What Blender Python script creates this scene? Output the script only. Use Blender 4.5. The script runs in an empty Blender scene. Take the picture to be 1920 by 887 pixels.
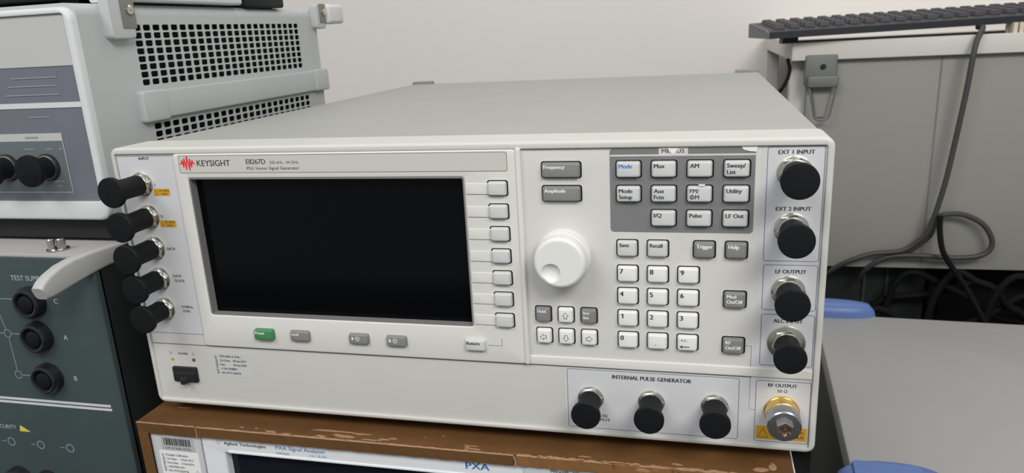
import bpy, math, random
from mathutils import Matrix, Vector
SC = bpy.context.scene
COL = SC.collection
GZ = 560.0                                   # floor lies 560 mm below the signal generator's underside
def W(x, y, z): return Vector((x/1000, y/1000, (z+GZ)/1000))

# ------------------------------------------------------------------ camera
cam = bpy.data.cameras.new('camera'); camo = bpy.data.objects.new('camera', cam); COL.objects.link(camo)
cam.sensor_width = 36; cam.lens = 1408.83*36/1920; cam.shift_y = 22.8/1920; cam.clip_start = .01
right = Vector((0.97005, 0.23759, -0.05061)); fwd = Vector((-0.24219, 0.92965, -0.27767)); up = Vector((-0.01892, 0.28161, 0.95934))
m = Matrix((right, up, -fwd)).transposed().to_4x4(); m.translation = W(361.76, -397.46, 234.10)
camo.matrix_world = m
SC.camera = camo
cam.dof.use_dof = True; cam.dof.focus_distance = .45; cam.dof.aperture_fstop = 20

# ------------------------------------------------------------------ light and exposure
w = bpy.data.worlds.new('room_ambient'); SC.world = w; w.use_nodes = True
w.node_tree.nodes['Background'].inputs[0].default_value = (.93, .97, 1.0, 1)
w.node_tree.nodes['Background'].inputs[1].default_value = 0.40
SC.view_settings.view_transform = 'Standard'; SC.view_settings.look = 'None'
SC.view_settings.exposure = 0.0; SC.view_settings.gamma = 1; SC.view_settings.use_curve_mapping = False
def area(name, loc, target, sx, sy, power, col):
    l = bpy.data.lights.new(name, 'AREA'); l.shape = 'RECTANGLE'; l.size = sx; l.size_y = sy; l.energy = power; l.color = col
    o = bpy.data.objects.new(name, l); COL.objects.link(o); o.location = W(*loc)
    o.rotation_euler = (W(*target)-W(*loc)).to_track_quat('-Z', 'Y').to_euler(); return o
area('overhead_area_light', (1250, -1350, 1500), (300, 200, 50), 1.2, .6, 33, (1, .98, .945))
area('overhead_area_light', (-500, -1300, 1600), (200, 200, 50), 1.2, .6, 18, (.985, .99, 1))
area('overhead_area_light', (500, 1000, 2000), (400, 1300, 0), 2.4, .5, 12, (1, .98, .95))  # extra light, added and aimed at the back wall to brighten it

# ------------------------------------------------------------------ materials
def mat(name, col, rough=.5, metal=0, spec=.5, noise=0, nscale=60, bump=0, bscale=800, col2=None, emit=0):
    mt = bpy.data.materials.new(name); mt.use_nodes = True; nt = mt.node_tree; b = nt.nodes['Principled BSDF']
    b.inputs['Base Color'].default_value = (*col, 1); b.inputs['Roughness'].default_value = rough
    b.inputs['Metallic'].default_value = metal; b.inputs['Specular IOR Level'].default_value = spec
    if emit: b.inputs['Emission Color'].default_value = (*col, 1); b.inputs['Emission Strength'].default_value = emit
    tc = nt.nodes.new('ShaderNodeTexCoord')
    if noise:
        n = nt.nodes.new('ShaderNodeTexNoise'); n.inputs['Scale'].default_value = nscale; n.inputs['Detail'].default_value = 4
        r = nt.nodes.new('ShaderNodeValToRGB'); c2 = col2 or tuple(c*(1-noise) for c in col)
        r.color_ramp.elements[0].color = (*c2, 1); r.color_ramp.elements[1].color = (*col, 1)
        r.color_ramp.elements[0].position = .3; r.color_ramp.elements[1].position = .65
        nt.links.new(tc.outputs['Object'], n.inputs['Vector']); nt.links.new(n.outputs['Fac'], r.inputs['Fac']); nt.links.new(r.outputs['Color'], b.inputs['Base Color'])
    if bump:
        n = nt.nodes.new('ShaderNodeTexNoise'); n.inputs['Scale'].default_value = bscale; bp = nt.nodes.new('ShaderNodeBump')
        bp.inputs['Strength'].default_value = bump; bp.inputs['Distance'].default_value = .0003
        nt.links.new(tc.outputs['Object'], n.inputs['Vector']); nt.links.new(n.outputs['Fac'], bp.inputs['Height']); nt.links.new(bp.outputs['Normal'], b.inputs['Normal'])
    return mt
def s(r, g, b):                              # display value to linear
    return tuple(((c/255+.055)/1.055)**2.4 if c > 10 else c/255/12.92 for c in (r, g, b))
M_WHITE = mat('front_white_plastic', s(214, 212, 206), .42, noise=.03, nscale=30, bump=.05)
M_RIM   = mat('front_rim_plastic', s(200, 198, 192), .45, noise=.03, nscale=30)
M_PANEL = mat('panel_grey_white', s(206, 204, 199), .5, noise=.02, nscale=25)
M_COOL  = mat('panel_cool_white', s(202, 202, 204), .5)
M_STRIP = mat('name_strip_grey', s(196, 195, 187), .5)
M_TOP   = mat('painted_steel_cover', s(158, 158, 153), .55, noise=.04, nscale=12, bump=.06, bscale=1500)
M_KEYW  = mat('key_white', s(224, 224, 219), .4)
M_KEYL  = mat('key_light_grey', s(198, 199, 196), .45)
M_KEYG  = mat('key_mid_grey', s(126, 126, 124), .45)
M_GREEN = mat('key_green', s(66, 128, 82), .4)
M_MENU  = mat('menu_block_grey', s(118, 118, 119), .55)
M_GAP   = mat('key_gap_black', s(30, 28, 28), .7, spec=.1)
M_INK   = mat('ink_dark_grey', s(52, 52, 54), .6, spec=.2)
M_LINE  = mat('ink_blue_grey', s(120, 122, 134), .6, spec=.2)
M_SEAM  = mat('seam_grey', s(120, 120, 116), .7, spec=.2)
M_INKW  = mat('ink_white', s(238, 238, 236), .5)
M_INKB  = mat('ink_blue', s(66, 120, 200), .5)
M_RED   = mat('ink_red', s(226, 34, 48), .45)
M_YEL   = mat('warning_yellow', s(206, 156, 44), .5)
M_SCRF  = mat('screen_surround_grey', s(126, 125, 124), .5)
M_GLASS = mat('screen_glass_black', s(6, 7, 8), .1, spec=.12)
M_RUB   = mat('cap_rubber_black', s(19, 20, 22), .6, spec=.2, noise=.2, nscale=100)
M_NICK  = mat('nickel', (.62, .60, .54), .22, metal=1)
M_NICKD = mat('washer_nickel', (.50, .50, .43), .32, metal=1)
M_GOLD  = mat('gold_plate', (.80, .55, .16), .25, metal=1)
M_STEEL = mat('steel', (.50, .49, .50), .25, metal=1)
M_COPP  = mat('copper_pin', (.32, .20, .15), .35, metal=1)
M_DARK  = mat('switch_black', s(34, 36, 36), .5, spec=.3)
M_LEDG  = mat('led_green', s(150, 180, 70), .4, emit=.03)
M_LEDA  = mat('led_dark', s(90, 70, 50), .4)
M_LABEL = mat('clear_label', s(198, 198, 195), .25)
M_PAPER = mat('label_white', s(232, 232, 230), .5)
M_GREYI = mat('grey_case', s(180, 183, 183), .5, noise=.04, nscale=14, bump=.05)
M_GREYB = mat('grey_case_bezel', s(206, 208, 208), .45)
M_GLIGHT= mat('grey_panel_light', s(184, 184, 181), .5)
M_BLUEG = mat('blue_grey_panel', s(106, 110, 119), .5, noise=.05, nscale=20)
M_BLUEG2= mat('blue_grey_box', s(98, 106, 109), .5)
M_FAINT = mat('faint_print', s(140, 144, 148), .6)
M_HOLE  = mat('vent_dark', s(24, 26, 28), .8, spec=.1)
M_BRKT  = mat('bracket_grey', s(120, 119, 114), .5)
M_TEAL  = mat('teal_grey_panel', s(59, 72, 73), .5, noise=.1, nscale=18)
M_TEALS = mat('dark_case_side', s(34, 38, 38), .6, spec=.2)
M_PRINT = mat('panel_print_pale', s(168, 176, 182), .6)
M_PRINTD= mat('panel_print_dim', s(120, 132, 138), .6)
M_LTOP  = mat('pale_case_top', s(172, 170, 166), .5, noise=.05, nscale=20)
M_HAND  = mat('handle_white', s(180, 180, 178), .45, noise=.06, nscale=60)
M_PXA   = mat('analyzer_white', s(222, 224, 226), .45)
M_PXG   = mat('analyzer_grey', s(188, 190, 191), .5)
M_BLUE  = mat('blue_plastic', s(90, 116, 172), .42)
M_LID   = mat('lid_grey', s(158, 157, 155), .6, noise=.03, nscale=8)
M_BODY  = mat('bin_body_shaded', s(58, 62, 60), .6)  # bin side lies in shade; that shade is put into this colour
M_DESK  = mat('desk_white', s(206, 203, 196), .5)
M_MOD   = mat('desk_panel_grey', s(142, 141, 135), .6, noise=.04, nscale=5)
M_KBD   = mat('keyboard_black', s(26, 27, 34), .5)
M_KBK   = mat('keyboard_keys', s(48, 46, 52), .55)
M_KBE   = mat('keyboard_end', s(104, 104, 102), .5)
M_CABLE = mat('cable_grey', s(62, 60, 57), .55)
M_CABB  = mat('cable_black', s(15, 15, 15), .75, spec=.2)
M_GUN   = mat('bracket_metal', s(112, 114, 110), .45, metal=.3)
M_WALL  = mat('wall_paint', s(236, 231, 226), .8, noise=.015, nscale=2)
M_FLOOR = mat('floor_dark', s(52, 54, 54), .6, noise=.1, nscale=6)
M_BENCH = mat('bench_dark', s(70, 70, 70), .5)
M_CAB   = mat('cabinet_dark_green', s(24, 32, 31), .5, noise=.15, nscale=9)

def cardboard(name, base, scuff, seed, amount=.62):
    mt = bpy.data.materials.new(name); mt.use_nodes = True; nt = mt.node_tree; b = nt.nodes['Principled BSDF']
    b.inputs['Roughness'].default_value = .5; b.inputs['Specular IOR Level'].default_value = .35
    tc = nt.nodes.new('ShaderNodeTexCoord'); mp = nt.nodes.new('ShaderNodeMapping'); mp.inputs['Scale'].default_value = (.35, 1, 1); mp.inputs['Location'].default_value = (seed, seed*.7, 0)
    nt.links.new(tc.outputs['Object'], mp.inputs['Vector'])
    n1 = nt.nodes.new('ShaderNodeTexNoise'); n1.inputs['Scale'].default_value = 22; n1.inputs['Detail'].default_value = 5
    n2 = nt.nodes.new('ShaderNodeTexNoise'); n2.inputs['Scale'].default_value = 110; n2.inputs['Detail'].default_value = 6; n2.inputs['Roughness'].default_value = .65
    for n in (n1, n2): nt.links.new(mp.outputs['Vector'], n.inputs['Vector'])
    r1 = nt.nodes.new('ShaderNodeValToRGB'); r1.color_ramp.elements[0].color = (*[c*.72 for c in base], 1); r1.color_ramp.elements[1].color = (*base, 1)
    r1.color_ramp.elements[0].position = .35; r1.color_ramp.elements[1].position = .62
    r2 = nt.nodes.new('ShaderNodeValToRGB'); r2.color_ramp.elements[0].position = amount; r2.color_ramp.elements[1].position = amount+.07
    mx = nt.nodes.new('ShaderNodeMixRGB'); mx.inputs['Color2'].default_value = (*scuff, 1)
    nt.links.new(n1.outputs['Fac'], r1.inputs['Fac']); nt.links.new(n2.outputs['Fac'], r2.inputs['Fac'])
    nt.links.new(r2.outputs['Color'], mx.inputs['Fac']); nt.links.new(r1.outputs['Color'], mx.inputs['Color1']); nt.links.new(mx.outputs['Color'], b.inputs['Base Color'])
    bp = nt.nodes.new('ShaderNodeBump'); bp.inputs['Strength'].default_value = .3; bp.inputs['Distance'].default_value = .0008
    nt.links.new(n1.outputs['Fac'], bp.inputs['Height']); nt.links.new(bp.outputs['Normal'], b.inputs['Normal'])
    return mt
M_CARD  = cardboard('brown_cardboard', s(108, 75, 43), s(160, 122, 86), 3.1, .68)
M_CARDR = cardboard('brown_cardboard_frayed', s(136, 96, 58), s(172, 134, 94), 7.7, .60)
M_CARDE = mat('torn_cardboard', s(164, 126, 94), .7, noise=.25, nscale=150)

# ------------------------------------------------------------------ mesh helpers (millimetres)
ORG = {}
class MB:
    def __init__(s_): s_.v = []; s_.f = []
    def add(s_, vs, fs):
        o = len(s_.v); s_.v += [tuple(p) for p in vs]; s_.f += [tuple(i+o for i in f) for f in fs]; return s_
    def stack(s_, rings, cap0=True, cap1=True, closed=True):
        n = len(rings[0]); vs = [p for r in rings for p in r]; fs = []
        for i in range(len(rings)-1):
            for j in range(n if closed else n-1):
                k = (j+1) % n; fs.append((i*n+j, i*n+k, (i+1)*n+k, (i+1)*n+j))
        if cap0: fs.append(tuple(reversed(range(n))))
        if cap1: fs.append(tuple((len(rings)-1)*n+j for j in range(n)))
        return s_.add(vs, fs)
    def box(s_, x0, x1, y0, y1, z0, z1, b=0):
        if b <= 0:
            return s_.add([(x, y, z) for x in (x0, x1) for y in (y0, y1) for z in (z0, z1)],
                          [(0,1,3,2), (4,6,7,5), (0,4,5,1), (2,3,7,6), (0,2,6,4), (1,5,7,3)])
        return s_.slab(x0, x1, z0, z1, b, y1, y0, b*.6, both=True)
    def slab(s_, x0, x1, z0, z1, r, yb, yf, bev=0, taper=0, both=False, seg=5):   # rounded rectangle in XZ, from yb (back) to yf (front, smaller y)
        R = lambda i: rrect(x0+i, x1-i, z0+i, z1-i, max(r-i*.6, .05), seg)
        rings = []
        if both and bev:
            for t in (0, 1, 2): a = t*math.pi/4; rings.append([(x, yb-bev*(1-math.cos(a)), z) for x, z in R(bev*(1-math.sin(a)))])
        else: rings.append([(x, yb, z) for x, z in R(0)])
        if bev:
            for t in (0, 1, 2, 3):
                a = t*math.pi/6; rings.append([(x, yf+bev*(1-math.sin(a)), z) for x, z in R(taper+bev*(1-math.cos(a)))])
        else: rings.append([(x, yf, z) for x, z in R(taper)])
        return s_.stack(rings)
    def frame(s_, o, i, yb, yf, bo=0, bi=0):                 # ring: o and i = (x0,x1,z0,z1,r)
        O = lambda d: rrect(o[0]+d, o[1]-d, o[2]+d, o[3]-d, max(o[4]-d*.5, .05), 5); I = lambda d: rrect(i[0]-d, i[1]+d, i[2]-d, i[3]+d, max(i[4]+d*.5, .05), 5)
        rings = [[(x, yb, z) for x, z in O(0)]]
        if bo: rings += [[(x, yf+bo*(1-math.sin(t*math.pi/6)), z) for x, z in O(bo*(1-math.cos(t*math.pi/6)))] for t in range(4)]
        else: rings += [[(x, yf, z) for x, z in O(0)]]
        if bi: rings += [[(x, yf+bi*(1-math.sin(t*math.pi/6)), z) for x, z in I(bi*(1-math.cos(t*math.pi/6)))] for t in (3, 2, 1, 0)]
        else: rings += [[(x, yf, z) for x, z in I(0)]]
        rings += [[(x, yb, z) for x, z in I(0)]]
        rings.append(rings[0])
        return s_.stack(rings, False, False)
    def lathe(s_, X, Z, prof, n=40, cap0=True, cap1=True):     # along Y; prof = [(r, y)]
        return s_.stack([[(X+r*math.cos(2*math.pi*k/n), y, Z+r*math.sin(2*math.pi*k/n)) for k in range(n)] for r, y in prof], cap0, cap1)
    def vcyl(s_, X, Y, prof, n=24):                            # along Z; prof = [(r, z)]
        return s_.stack([[(X+r*math.cos(2*math.pi*k/n), Y+r*math.sin(2*math.pi*k/n), z) for k in range(n)] for r, z in prof])
    def line(s_, pts, wd, y, closed=False, th=.06):          # flat printed line on a plane facing -Y
        n = len(pts); A = []; B = []
        for i, (x, z) in enumerate(pts):
            p = pts[i-1] if (i or closed) else None; q = pts[(i+1) % n] if (i < n-1 or closed) else None
            d = Vector((0, 0))
            if p is not None and (x-p[0], z-p[1]) != (0, 0): d += Vector((x-p[0], z-p[1])).normalized()
            if q is not None and (q[0]-x, q[1]-z) != (0, 0): d += Vector((q[0]-x, q[1]-z)).normalized()
            d = d.normalized() if d.length > 1e-6 else Vector((1, 0)); nx, nz = -d.y*wd/2, d.x*wd/2
            A.append((x+nx, y, z+nz)); B.append((x-nx, y, z-nz))
        return s_.stack([A, B], False, False, closed)
    def poly(s_, pts, yb, yf):
        return s_.stack([[(x, yb, z) for x, z in pts], [(x, yf, z) for x, z in pts]])
    def tube(s_, pts, r, n=10, sub=6):
        P = [Vector(p) for p in pts]; Q = []
        for i in range(len(P)-1):
            a = P[i-1] if i else P[0]*2-P[1]; b, c = P[i], P[i+1]; d = P[i+2] if i+2 < len(P) else P[-1]*2-P[-2]
            for k in range(sub):
                t = k/sub; Q.append(.5*((2*b)+(c-a)*t+(2*a-5*b+4*c-d)*t*t+(3*b-a-3*c+d)*t**3))
        Q.append(P[-1]); rings = []; nrm = None
        for i, q in enumerate(Q):
            t = (Q[min(i+1, len(Q)-1)]-Q[max(i-1, 0)]).normalized()
            if nrm is None: nrm = t.orthogonal().normalized()
            nrm = (nrm-t*nrm.dot(t)).normalized(); bn = t.cross(nrm)
            rings.append([tuple(q+(nrm*math.cos(2*math.pi*k/n)+bn*math.sin(2*math.pi*k/n))*r) for k in range(n)])
        return s_.stack(rings)
    def text(s_, body, x, z, h, w=None, align='L', y=-.05, bold=0, rot=0):
        vs, fs, x0, x1 = glyphs(body)
        k = h/CAPH; kx = (w/(x1-x0)) if w else k
        off = {'L': 0, 'C': -(x1-x0)*kx/2, 'R': -(x1-x0)*kx}[align]
        ex = min(bold*1.1, .038)*k; V0, F0 = len(s_.v), len(s_.f)
        for q, dx in enumerate((0, -ex, ex) if ex else (0,)):      # heavier strokes: the letter again, a hair to either side
            P = []
            for a, b in vs:
                u, v = (a-x0)*kx+off+dx, b*k
                if rot: u, v = -v, u
                P.append((x+u, y-.015*q, z+v))
            s_.add(P, fs)
        s_.parts = getattr(s_, 'parts', [])+[(V0, len(s_.v)-V0, F0, len(s_.f)-F0, body)]
        return s_
def rrect(x0, x1, z0, z1, r, seg=5):
    r = min(r, (x1-x0)/2-.001, (z1-z0)/2-.001); P = []
    for cx, cz, a0 in ((x1-r, z1-r, 0), (x0+r, z1-r, 90), (x0+r, z0+r, 180), (x1-r, z0+r, 270)):
        for k in range(seg+1):
            a = math.radians(a0+90*k/seg); P.append((cx+r*math.cos(a), cz+r*math.sin(a)))
    return P
GC = {}
def glyphs(body, bold=0):
    if (body, bold) in GC: return GC[(body, bold)]
    c = bpy.data.curves.new('lettering_source', 'FONT'); c.body = body; c.size = 1; c.offset = bold; c.resolution_u = 3
    o = bpy.data.objects.new('lettering_source', c); COL.objects.link(o)
    bpy.context.view_layer.update(); me = bpy.data.meshes.new_from_object(o.evaluated_get(bpy.context.evaluated_depsgraph_get()))
    vs = [(v.co.x, v.co.y) for v in me.vertices]; fs = [tuple(p.vertices) for p in me.polygons]
    bpy.data.meshes.remove(me); bpy.data.objects.remove(o); bpy.data.curves.remove(c)
    GC[(body, bold)] = (vs, fs, min(v[0] for v in vs), max(v[0] for v in vs)); return GC[(body, bold)]
CAPH = 1.0
CAPH = max(v[1] for v in glyphs('H')[0])

def obj(name, mb, m_, parent=None, org=None, smooth=32, label=None):
    """one mesh object; vertices in absolute mm, origin at org"""
    me = bpy.data.meshes.new(name)
    if org is None:
        n = len(mb.v); org = tuple((min(p[i] for p in mb.v)+max(p[i] for p in mb.v))/2 for i in range(3))
    me.from_pydata([((x-org[0])/1000, (y-org[1])/1000, (z-org[2])/1000) for x, y, z in mb.v], [], mb.f)
    me.validate(); me.update()
    import bmesh
    b = bmesh.new(); b.from_mesh(me); bmesh.ops.recalc_face_normals(b, faces=b.faces); b.to_mesh(me); b.free()
    if smooth:
        me.polygons.foreach_set('use_smooth', [True]*len(me.polygons)); me.set_sharp_from_angle(angle=math.radians(smooth))
    me.materials.append(m_)
    o = bpy.data.objects.new(name, me); COL.objects.link(o); ORG[o] = Vector(org)
    if parent: o.parent = parent; o.location = (Vector(org)-ORG[parent])/1000
    else: o.location = W(*org)
    if label: o['label'] = label
    return o
def words(name, mb, m_, parent):
    """each printed word group of mb as a part of its own"""
    for v0, nv, f0, nf, body in mb.parts:
        q = MB(); q.v = mb.v[v0:v0+nv]; q.f = [tuple(i-v0 for i in f) for f in mb.f[f0:f0+nf]]
        obj(name, q, m_, parent, smooth=0, label='lettering "%s"' % body)
def thing(name, label, cat, org, group=None):
    o = bpy.data.objects.new(name, None); COL.objects.link(o); o.location = W(*org); ORG[o] = Vector(org); o.empty_display_size = .05
    o['label'] = label; o['category'] = cat
    if group: o['group'] = group
    return o
def tag(o, label, cat, group=None, kind=None):
    o['label'] = label; o['category'] = cat
    if group: o['group'] = group
    if kind: o['kind'] = kind
    return o
def struct(o): o['kind'] = 'structure'; return o

# ------------------------------------------------------------------ the room
struct(obj('floor', MB().box(-2500, 2800, -1800, 1500, -600, -560), M_FLOOR, smooth=0))
struct(obj('wall_back', MB().box(-2500, 2800, 1500, 1560, -560, 2400), M_WALL, smooth=0))
struct(obj('wall_left', MB().box(-2560, -2500, -1800, 1560, -560, 2400), M_WALL, smooth=0))

# ------------------------------------------------------------------ bench under the instruments
b = thing('lab_bench', 'low dark bench carrying the stacked test instruments', 'bench', (-90, 250, -560))
obj('bench_top', MB().box(-640, 440, -60, 620, -215, -190, 3), M_BENCH, b)
for x in (-600, 360):
    for y in (0, 550): obj('leg', MB().box(x, x+40, y, y+40, -560, -215, 2), M_BENCH, b)

# ================================================================== SIGNAL GENERATOR (main)
g = thing('signal_generator', 'white bench signal generator with black screen, round dial and many keys, on brown cardboard', 'signal generator', (213, 262, -9))
body = MB().slab(2.7, 423.3, 1, 175.2, 1.5, 524, 24, .8, both=True)
obj('cover', body, M_TOP, g)
bez = MB()
bez.frame((0, 426, 0, 176.2, 5), (54.0, 232.8, 66.6, 157.2, 1.2), 30, .4, 1.0)
obj('front_panel', bez, M_PANEL, g)
rim = MB().frame((0, 426, 0, 176.2, 5), (3.2, 422.6, 3.0, 172.3, 1.2), 1.4, -1.0, 1.6, .4)
rim.frame((-.05, 426.05, -.05, 176.25, 5), (1, 425, 1, 175.2, 4.5), 30, 1.3)
obj('front_rim', rim, M_RIM, g)
for x in (14, 392):
    for y in (34, 480): obj('foot', MB().slab(x, x+22, -9, 1, 2, y+20, y, .5), M_DARK, g)
for x in (2, 398): obj('rear_foot', MB().box(x, x+26, 523, 535, 160, 178.2, 2), M_SCRF, g)
FY = .4            # front face plane (y)
# display surround, raised
ds = MB().frame((45.4, 264, 44.6, 172.2, 2.5), (54.3, 232.6, 67, 157, 1.5), 1.0, -1.4, .9, 1.0)
ds_o = obj('display_surround', ds, M_WHITE, g)
ov = MB().slab(262.8, 266.0, 44.6, 173.2, 1.2, 1, -2.2, 1.0); obj('divider_rib', ov, M_WHITE, g)
sb = MB().frame((53.6, 233.4, 66.2, 157.6, 1.5), (55.0, 231.8, 67.4, 156.3, .8), 6, -.9, 0, 0)
sc_ = thing_screen = obj('screen', MB().slab(54.2, 232.5, 66.8, 157, .8, 7, 5), M_GLASS, g, smooth=0)
obj('screen_surround', sb, M_SCRF, sc_)
# name strip
ns = MB().slab(49.6, 258.4, 160.2, 171.2, 1.2, -1.0, -1.46); nso = obj('name_strip', ns, M_STRIP, g)
obj('outline', MB().line(rrect(49.8, 258.2, 160.4, 171.0, 1.2), .35, -1.5, True), M_SEAM, nso)
NY = -1.52
lo = MB()
pts = [(50.3,166.2),(51.6,166.0),(52.4,168.3),(53.0,163.8),(53.9,169.5),(54.8,162.5),(55.9,171.0),(57.0,162.0),(57.8,169.2),(58.6,164.0),(59.4,168.2),(60.2,166.0),(61.2,166.2)]
def wz(x):
    for (xa, za), (xb, zb) in zip(pts, pts[1:]):
        if xa <= x <= xb: return za+(zb-za)*(x-xa)/(xb-xa)
    return 166.2
up_, dn_ = [], []
for q in range(111):
    x = 50.3+10.9*q/110; zz = [wz(min(max(x+e*.09, 50.3), 61.2)) for e in range(-4, 5)]
    up_.append((x, NY, max(zz)+.25)); dn_.append((x, NY, min(zz)-.25))
lo.stack([up_, dn_], False, False, closed=False); obj('logo', lo, M_RED, nso)
t = MB(); t.text('KEYSIGHT', 62.6, 164.6, 3.6, 23, y=NY, bold=.012); t.text('E8267D', 96.6, 165.6, 2.9, 13, y=NY, bold=.012)
t.text('250 kHz - 44 GHz', 112.4, 165.6, 1.7, 19, y=NY); t.text('PSG Vector Signal Generator', 96.6, 162.2, 1.7, 35, y=NY, bold=.006)
words('lettering', t, M_INK, nso)
# soft keys, label bars
SKZ = [150.7, 137.5, 124.4, 111.3, 98.2, 85.2, 72.1]
for z in SKZ:
    o = obj('soft_key_bar', MB().slab(233.6, 247.5, z-3.4, z+2.9, .3, -1.2, -1.75, .2), M_WHITE, g)
    obj('edge_line', MB().line([(233.8, z-3.5), (247, z-3.5)], .35, -1.5), M_SEAM, o)

def key_mesh(w_, h_, d=2.6, r=1.2, bev=.9):
    return MB().slab(-w_/2, w_/2, -h_/2, h_/2, r, 0, -d, bev, .35)
KEYS = {}
def key(name, x, z, w_, h_, m_, y=FY, legend=None, ink=M_INK, d=2.7, lh=1.9, gap=True, label=None, icon=None, r=1.3, bold=.03):
    kk = (round(w_, 1), round(h_, 1), m_.name)
    if kk not in KEYS:
        o = obj(name, key_mesh(w_, h_, d, r), m_, g, org=(0, 0, 0))
        gp = obj('key_gap', MB().slab(-w_/2-.5, w_/2+.75, -h_/2-.35, h_/2+.55, 1.5, 0, -.12), M_GAP, o, org=(0, 0, 0), smooth=0)
        KEYS[kk] = (o, gp)
    else:
        o0, g0 = KEYS[kk]; o = o0.copy(); o.name = name; COL.objects.link(o); g1 = g0.copy(); COL.objects.link(g1); g1.parent = o
    o.location = (Vector((x, y, z))-ORG[g])/1000; o.parent = g; ORG[o] = Vector((x, y, z))
    if label: o['label'] = label
    if legend:
        t = MB(); ls = legend.split('\n'); zz = z+h_/2-1.3-lh
        for k, l in enumerate(ls):
            if '\u03a6' in l:                                   # phi: a ring with an upright bar
                l = l.replace('\u03a6', 'O'); ow = glyphs('O'); cx = x-w_/2+1.5+(ow[3]-ow[2])*lh/CAPH/2; zb = zz-k*(lh+1.15)
                t.line([(cx, zb-.25), (cx, zb+lh+.25)], .4, y-d-.11)
            lw = glyphs(l); nat = (lw[3]-lw[2])*lh/CAPH; mw = w_-2.6
            t.text(l, x-w_/2+1.5, zz-k*(lh+1.15), lh, min(nat, mw), y=y-d-.05, bold=bold)
        obj('legend', t, ink, o)
    if icon:
        t = MB(); icon(t, x, z, y-d-.05); obj('legend', t, ink, o)
    return o
for i, z in enumerate(SKZ): key('soft_key', 252.1, z, 10.8, 8.2, M_KEYL, y=-1.4, d=2.6)
key('frequency_key', 287.9, 160.5, 21.2, 8.5, M_KEYG, legend='Frequency', ink=M_INKW, lh=1.9)
key('amplitude_key', 287.9, 147.4, 21.2, 8.5, M_KEYG, legend='Amplitude', ink=M_INKW, lh=1.9)
# menu block
mb_o = obj('menu_block', MB().slab(314.4, 388.6, 126.2, 171.6, 2, .45, .2), M_MENU, g)
mt_ = MB().slab(340, 355, 168.4, 172, .1, .25, .12); mt_.slab(314.6, 388.6, 167.5, 168.4, .1, .25, .12)
obj('title_bar', mt_, M_PANEL, mb_o)
t = MB(); t.text('MENUS', 347.4, 169.1, 2.0, 11.5, 'C', y=.05, bold=.01); obj('lettering', t, M_INK, mb_o)
tn = MB().poly([(344.6,171.6),(346,169.4),(347.4,168.2),(349.2,169.8),(349.8,171.6)], .1, -.1); obj('torn_label_scrap', tn, M_PAPER, mb_o)
tn = MB().poly([(381.5,172.1),(382.5,170.4),(385.5,169.6),(389,169.2),(389.5,172.1)], .1, -.1); obj('torn_label_scrap', tn, M_PAPER, mb_o)
tn = MB().poly([(360.5,153.0),(361,152.0),(363.6,152.1),(364,152.9)], -2.3, -2.7); obj('torn_label_scrap', tn, M_PAPER, mb_o)
MX = [324.3, 342.7, 361.1, 379.5]; MZ = [160.7, 147.4, 134.2]
menu = [('Mode', 0, 0), ('Mux', 1, 0), ('AM', 2, 0), ('Sweep/\nList', 3, 0), ('Mode\nSetup', 0, 1), ('Aux\nFctn', 1, 1), ('FM/\n\u03a6M', 2, 1), ('Utility', 3, 1), ('I/Q', 1, 2), ('Pulse', 2, 2), ('LF Out', 3, 2)]
for tx, i, j in menu:
    key('menu_key', MX[i], MZ[j], 12.7, 8.7, M_KEYL, y=.2, legend=tx, ink=M_INKB if tx == 'Mode' else M_INK, lh=2.15, bold=.018 if 'FM' in tx else .032, label='light grey menu key reading "%s"' % tx.replace('\n', ' '))
for tx, x, m_, ik in (('Save', 323.3, M_KEYL, M_INK), ('Recall', 339.7, M_KEYL, M_INK), ('Trigger', 364.1, M_KEYG, M_INKW), ('Help', 380.5, M_KEYG, M_INKW)):
    key('function_key', x, 117, 10.9, 9.1, m_, legend=tx, ink=ik, lh=2.0, bold=.04, label='%s grey key reading "%s"' % ('light' if m_ is M_KEYL else 'mid', tx))
for tx, z in (('Mod\nOn/Off', 89.2), ('RF\nOn/Off', 62.5)):
    key('output_key', 380.6, z, 11.3, 9.2, M_KEYG, legend=tx, ink=M_INKW, lh=1.9, label='mid grey key reading "%s"' % tx.replace('\n', ' '))
rows = ['789', '456', '123', '0.']
for j, r_ in enumerate(rows):
    for i, c in enumerate(r_):
        key('number_key', 323.4+16.35*i, 102.4-13.15*j, 10.95, 9.1, M_KEYW, legend=c if c not in '.1' else None, lh=2.7, bold=.05, label='white number key "%s"' % c,
            icon=(lambda t, x, z, y: t.poly(rrect(x-1.2, x-.7, z-1.9, z-1.4, .25, 3), y, y-.01)) if c == '.' else (lambda t, x, z, y: t.poly([(x-3.0, z+3.2), (x-2.3, z+3.2), (x-2.3, z+.5), (x-2.95, z+.5), (x-2.95, z+2.4), (x-3.6, z+2.2), (x-3.6, z+2.6)], y, y-.01)) if c == '1' else None)
def ic_pm(t, x, z, y):
    t.text('+/-', x-3.6, z+1.0, 1.8, 3.6, y=y, bold=.01); t.line([(x-3.2, z-1.9), (x+1.2, z-1.9)], .5, y); t.poly([(x-4.2, z-1.9), (x-2.6, z-1.0), (x-2.6, z-2.8)], y, y-.01)
key('number_key', 356.1, 62.9, 10.95, 9.1, M_KEYW, icon=ic_pm, label='white key with plus/minus sign and back arrow')
def arrow(ang):
    def f(t, x, z, y):
        P = [(0, 2.4), (2.2, .2), (1.0, .2), (1.0, -1.8), (-1.0, -1.8), (-1.0, .2), (-2.2, .2)]
        c, s_ = math.cos(ang), math.sin(ang); t.line([(x+(a*c-b_*s_)*.85, z-.2+(a*s_+b_*c)*.85) for a, b_ in P], .42, y, True)
    return f
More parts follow.
